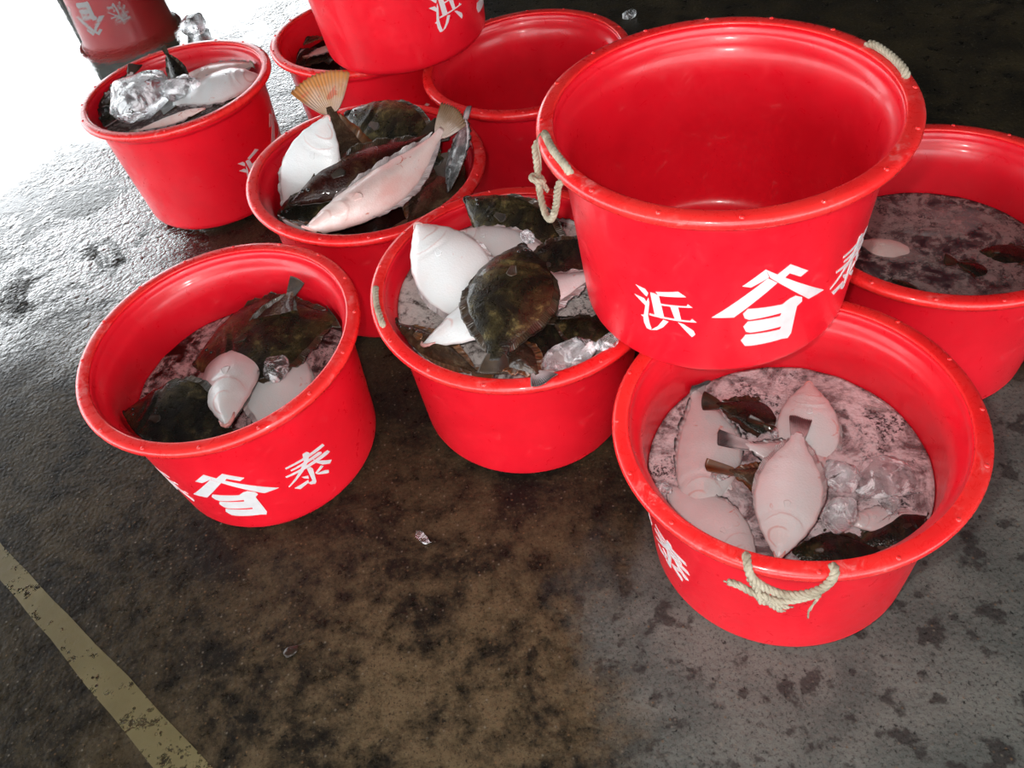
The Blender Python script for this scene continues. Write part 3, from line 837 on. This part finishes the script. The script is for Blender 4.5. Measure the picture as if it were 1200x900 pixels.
# --- bucket B (middle)
flounder('B', (560, 420), .235, (722, 372), .245, 'black', 'dark flounder along the near side of the middle bucket', 1.3)
flounder('B', (720, 400), .262, (640, 372), .262, 'dark', 'dark flounder by the right wall of the middle bucket', 1.2)
flounder('B', (545, 233), .330, (690, 320), .262, 'dark', 'olive flounder with its dark head raised at the back of the middle bucket', .95, nrm=(0, -.7, 1))
flounder('B', (640, 264), .250, (705, 252), .250, 'maroon', 'blood red flounder scrap at the back right of the middle bucket', 1.3)
flounder('B', (526, 276), .310, (668, 302), .285, 'white', 'white bellied flounder lying at the back of the middle bucket', .72, bz=.03, nrm=(0, -.25, 1))
flounder('B', (610, 335), .275, (712, 272), .315, 'black', 'blackish flounder at the right back of the middle bucket', 1.25, nrm=(-.1, -.3, 1))
flounder('B', (488, 263), .350, (600, 410), .245, 'white', 'white bellied flounder with its snout over the left rim of the middle bucket', 1.05, nrm=(-.15, -.5, 1), bz=.04)
flounder('B', (496, 404), .285, (728, 312), .290, 'white', 'long white flounder crossing beneath the mottled one in the middle bucket', .74, bz=.04)
flounder('B', (613, 287), .325, (577, 449), .290, 'dark', 'mottled olive flounder lying on top in the middle bucket', 1.2, bz=.07, cup=-.4, nrm=(0, -.2, 1), fin=1.0, spread=.8)
flounder('B', (458, 378), .280, (575, 446), .270, 'brown', 'brown flounder edgewise along the near left wall of the middle bucket', .42, nrm=(-.45, .2, .8))
flounder('B', (575, 395), .225, (640, 447), .345, 'brown', 'flounder whose striped tail lies over the near rim of the middle bucket', .6, spread=1.0, tail_mat=FIN_GREY)
ice(668, 416, .275, .060, 'long wet ice lump at the near right of the middle bucket', (1.2, .55, .35), seed=2, bk='B')
ice(618, 277, .325, .020, 'small ice lump at the back of the middle bucket', (1.2, .8, .7), seed=3, bk='B')
ice(712, 400, .285, .030, 'white ice lump against the right wall of the middle bucket', (1, .7, .6), seed=4, bk='B')

# --- bucket C (nearest)
flounder('C', (948, 448), .160, (943, 600), .130, 'white', 'white bellied flounder at the back centre of the nearest bucket', .98, bz=.035)
flounder('C', (812, 612), .143, (806, 440), .150, 'wet', 'curved pale flounder along the left side of the nearest bucket', .85, by=-.10, tail_mat=FIN_GREY, bz=.01)
flounder('C', (1015, 567), .118, (853, 515), .196, 'wet', 'flounder showing a grey tail left of centre in the nearest bucket', .8, tail_mat=FIN_GREY, spread=.6, tlen=1.5)
flounder('C', (985, 586), .120, (836, 547), .196, 'brown', 'flounder showing a brown tail left of centre in the nearest bucket', .75, tail_mat=FIN_BROWN, spread=.4, tlen=1.4)
flounder('C', (955, 510), .110, (822, 468), .190, 'black', 'flounder with a blackish tail near the back left of the nearest bucket', .9, spread=1.0)
flounder('C', (1000, 540), .115, (876, 490), .168, 'dark', 'narrow dark tail just left of the back white flounder in the nearest bucket', .5, spread=.35)
flounder('C', (885, 662), .160, (770, 560), .140, 'wet', 'pale belly at the near left of the nearest bucket', 1.1, bz=.02)
flounder('C', (880, 560), .140, (765, 612), .132, 'wet', 'greyish flounder just under the froth at the left of the nearest bucket', 1.1)
flounder('C', (912, 654), .190, (938, 492), .186, 'white', 'white bellied flounder tail up in the middle of the nearest bucket', .92, bz=.035, spread=.45, tail_mat=FIN_GREY, tlen=1.15)
flounder('C', (990, 612), .160, (1100, 604), .148, 'wet', 'pale belly beside the ice at the right of the nearest bucket', .8)
flounder('C', (1098, 608), .160, (985, 645), .150, 'black', 'dark flounder along the near right wall of the nearest bucket', .9)
flounder('C', (920, 650), .145, (1050, 645), .158, 'black', 'blackish flounder under the near rim of the nearest bucket', 1.1)
flounder('C', (1050, 480), .148, (955, 445), .130, 'pink', 'pink flounder under the froth at the back right of the nearest bucket', .9)
ice(985, 558, .172, .040, 'jagged ice lump right of the central flounder in the nearest bucket', (.9, .8, .6), seed=5, bk='C')
ice(985, 600, .176, .040, 'shiny white ice lump near the right front of the nearest bucket', (1, .7, .6), seed=6, bk='C')
ice(1036, 562, .160, .056, 'round clear ice lump at the right of the nearest bucket', (1, .9, .45), seed=7, bk='C')
ice(1046, 592, .166, .026, 'small bright ice lump below the round one in the nearest bucket', (.9, .6, .6), seed=8, bk='C')
ice(776, 572, .158, .018, 'small ice pebble by the left wall of the nearest bucket', (1.2, .8, .6), seed=9, bk='C')
ice(908, 508, .164, .010, 'tiny ice pebble beside the dark tail in the nearest bucket', (1.2, .8, .6), seed=10, bk='C')
ice(845, 557, .165, .014, 'small ice pebble under the brown tail in the nearest bucket', (1.4, .8, .6), seed=11, bk='C')

# --- bucket E (right edge)
flounder('E', (1005, 284), .172, (1100, 306), .160, 'pink', 'pale flounder at the left of the right edge bucket', 1.0)
flounder('E', (1055, 270), .156, (1180, 244), .150, 'wet', 'greyish pale flounder at the back of the right edge bucket', 1.1)
flounder('E', (1200, 335), .140, (1106, 303), .190, 'black', 'flounder showing a dark triangular tail in the right edge bucket', .8, spread=1.3)
flounder('E', (1140, 298), .165, (1230, 300), .175, 'black', 'dark flounder at the right of the right edge bucket', 1.2)
flounder('E', (1030, 325), .165, (1090, 345), .168, 'dark', 'dark flounder under the near rim of the right edge bucket', .8)

# --- bucket F (orange tail)
flounder('F', (405, 132), .345, (535, 200), .290, 'dark', 'olive flounder leaning on the far wall of the orange tail bucket', 1.15, nrm=(.0, -.7, .7), fin=.6)
flounder('F', (450, 300), .120, (377, 102), .440, 'brown', 'flounder standing head down with an orange tail fan above the rim', .72, nrm=(.1, -.95, .3), tlen=1.5, spread=2.3, tail_mat=FIN_ORANGE)
flounder('F', (384, 136), .440, (335, 290), .190, 'white', 'white bellied flounder standing snout up at the left of the orange tail bucket', 1.05, nrm=(-.15, -.8, .6), fin=.6)
flounder('F', (318, 262), .285, (470, 195), .285, 'dark', 'mottled dark flounder at the left in the orange tail bucket', 1.0, nrm=(-.1, -.3, 1))
flounder('F', (340, 240), .312, (522, 150), .340, 'maroon', 'dark reddish flounder across the middle of the orange tail bucket', .62, nrm=(-.1, -.5, 1))
flounder('F', (545, 180), .262, (470, 275), .262, 'brown', 'brown flounder along the right wall of the orange tail bucket', 1.0)
flounder('F', (526, 225), .280, (548, 126), .370, 'silver', 'silvery flounder standing against the right wall of the orange tail bucket', .8, nrm=(-.75, -.5, .4), spread=.5)
flounder('F', (352, 276), .335, (534, 136), .385, 'pink', 'large pinkish white flounder lying across the orange tail bucket', .54, bz=.01, by=-.075, hs=1.2, nrm=(.15, -.5, 1), curl=.1, spread=1.0)
flounder('F', (322, 258), .345, (400, 290), .315, 'brown', 'brown flounder peeking out at the near left of the orange tail bucket', .62)

# --- bucket G (by the puddle)
flounder('G', (120, 150), .280, (150, 78), .300, 'black', 'blackish flounder along the left wall of the bucket beside the bright puddle', 1.0)
flounder('G', (225, 120), .255, (191, 54), .375, 'black', 'flounder with a dark tail sticking up in the bucket beside the puddle', .6, nrm=(0, -.8, .5), spread=.25)
flounder('G', (215, 90), .290, (312, 74), .285, 'pink', 'pinkish belly at the back of the bucket beside the bright puddle', 1.1)
flounder('G', (310, 92), .300, (190, 128), .285, 'white', 'big rounded white belly in the bucket beside the bright puddle', 1.6, bz=.05, hs=1.7)
flounder('G', (240, 128), .322, (150, 158), .300, 'pink', 'pink edged flounder under the ice in the bucket beside the puddle', .5)
ice(165, 112, .330, .120, 'big glassy ice lump in the bucket beside the bright puddle', (1.1, .8, .55), seed=12, bk='G')
ice(212, 104, .330, .065, 'white ice lump next to the big glassy one', (1, .8, .6), seed=13, bk='G')

# --- bucket J (under the stacked one)
flounder('J', (332, 66), .250, (392, 70), .260, 'black', 'dark flounder at the left inside the bucket beneath the stacked one', 1.3)
flounder('J', (395, 52), .262, (356, 68), .275, 'pink', 'pink scrap of flounder in the bucket beneath the stacked one', .9)
flounder('J', (345, 50), .262, (380, 44), .290, 'brown', 'brown flounder tail at the back of the bucket beneath the stacked one', .9)

# --- bits on the floor
ice(228, 30, .03, .075, 'clear ice lump on the wet floor behind the puddle bucket', (.9, .9, .7), seed=14)
ice(738, 17, .012, .028, 'small ice lump on the dark floor at the top edge', (1.2, .8, .7), seed=15)
ice(495, 630, .004, .016, 'thin sliver of ice on the floor before the front buckets', (1.6, .7, .3), seed=16)

ice(341, 763, .003, .013, 'small dark lump added for a pit in the brown stained floor in the foreground', (1.3, 1, .3), seed=17, name='floor_pit', m=DLIP, cat='floor pit', group=None)  # raised dark lump added in place of a pit in the concrete

# grey concrete post beyond the puddle (seen mirrored in the water)
def post():
    bpt = P(150, 0); x, y = -2.02, 5.85
    vs, fs = [], []
    w = .24
    prof = [(-w, -w+.03), (-w+.03, -w), (w-.03, -w), (w, -w+.03), (w, w-.03), (w-.03, w), (-w+.03, w), (-w, w-.03)]
    root = empty('concrete_post', Vector((x, y, 0))); tag(root, 'grey concrete post standing behind the mirrored bucket beyond the puddle', 'post')
    C_ = m_plain('grey_concrete', (.16, .17, .16), .75, 12, .2, .25)
    n = len(prof)
    for z in (0, 1.0, 2.2, 3.98): vs += [(p[0], p[1], z) for p in prof]
    for k in range(3):
        for i in range(n): j = (i+1) % n; fs.append((k*n+i, k*n+j, k*n+n+j, k*n+n+i))
    fs.append(tuple(reversed(range(n)))); fs.append(tuple(3*n+i for i in range(n)))
    mobj('shaft', vs, fs, C_, root, smooth=False)
    pv, pf = [], []
    for z, s in ((0, 1.5), (.10, 1.5), (.13, 1.25)): pv += [(p[0]*s, p[1]*s, z) for p in prof]
    for k in range(2):
        for i in range(n): j = (i+1) % n; pf.append((k*n+i, k*n+j, k*n+n+j, k*n+n+i))
    pf.append(tuple(reversed(range(n)))); pf.append(tuple(2*n+i for i in range(n)))
    mobj('base', pv, pf, C_, root, smooth=False)
post()

# ------------------------------------------------------------------ light
w = bpy.data.worlds.new('World'); S.world = w; w.use_nodes = True
bg = w.node_tree.nodes['Background']
bg.inputs['Color'].default_value = (.93, .97, 1.0, 1); bg.inputs['Strength'].default_value = 5.0

# the camera's own flash, just above the lens
ld = bpy.data.lights.new('camera_flash', 'AREA'); ld.shape = 'RECTANGLE'; ld.size = .035; ld.size_y = .02; ld.energy = 12.3; ld.color = (1, .97, .94)
lo = bpy.data.objects.new('camera_flash', ld); COL.objects.link(lo)
lm = M.copy(); lm.translation = CAM + RT*(-.065) + UP*.035 + _f*.02; lo.matrix_world = lm
# broad fill light added overhead behind the camera to lift the shadows
l2 = bpy.data.lights.new('fill_light', 'AREA'); l2.shape = 'RECTANGLE'; l2.size = 4.0; l2.size_y = 2.0; l2.energy = 60; l2.color = (1, .98, .95)
o2 = bpy.data.objects.new('fill_light', l2); COL.objects.link(o2); o2.location = (.3, -2.2, 3.8); o2.rotation_euler = (radians(25), 0, 0)
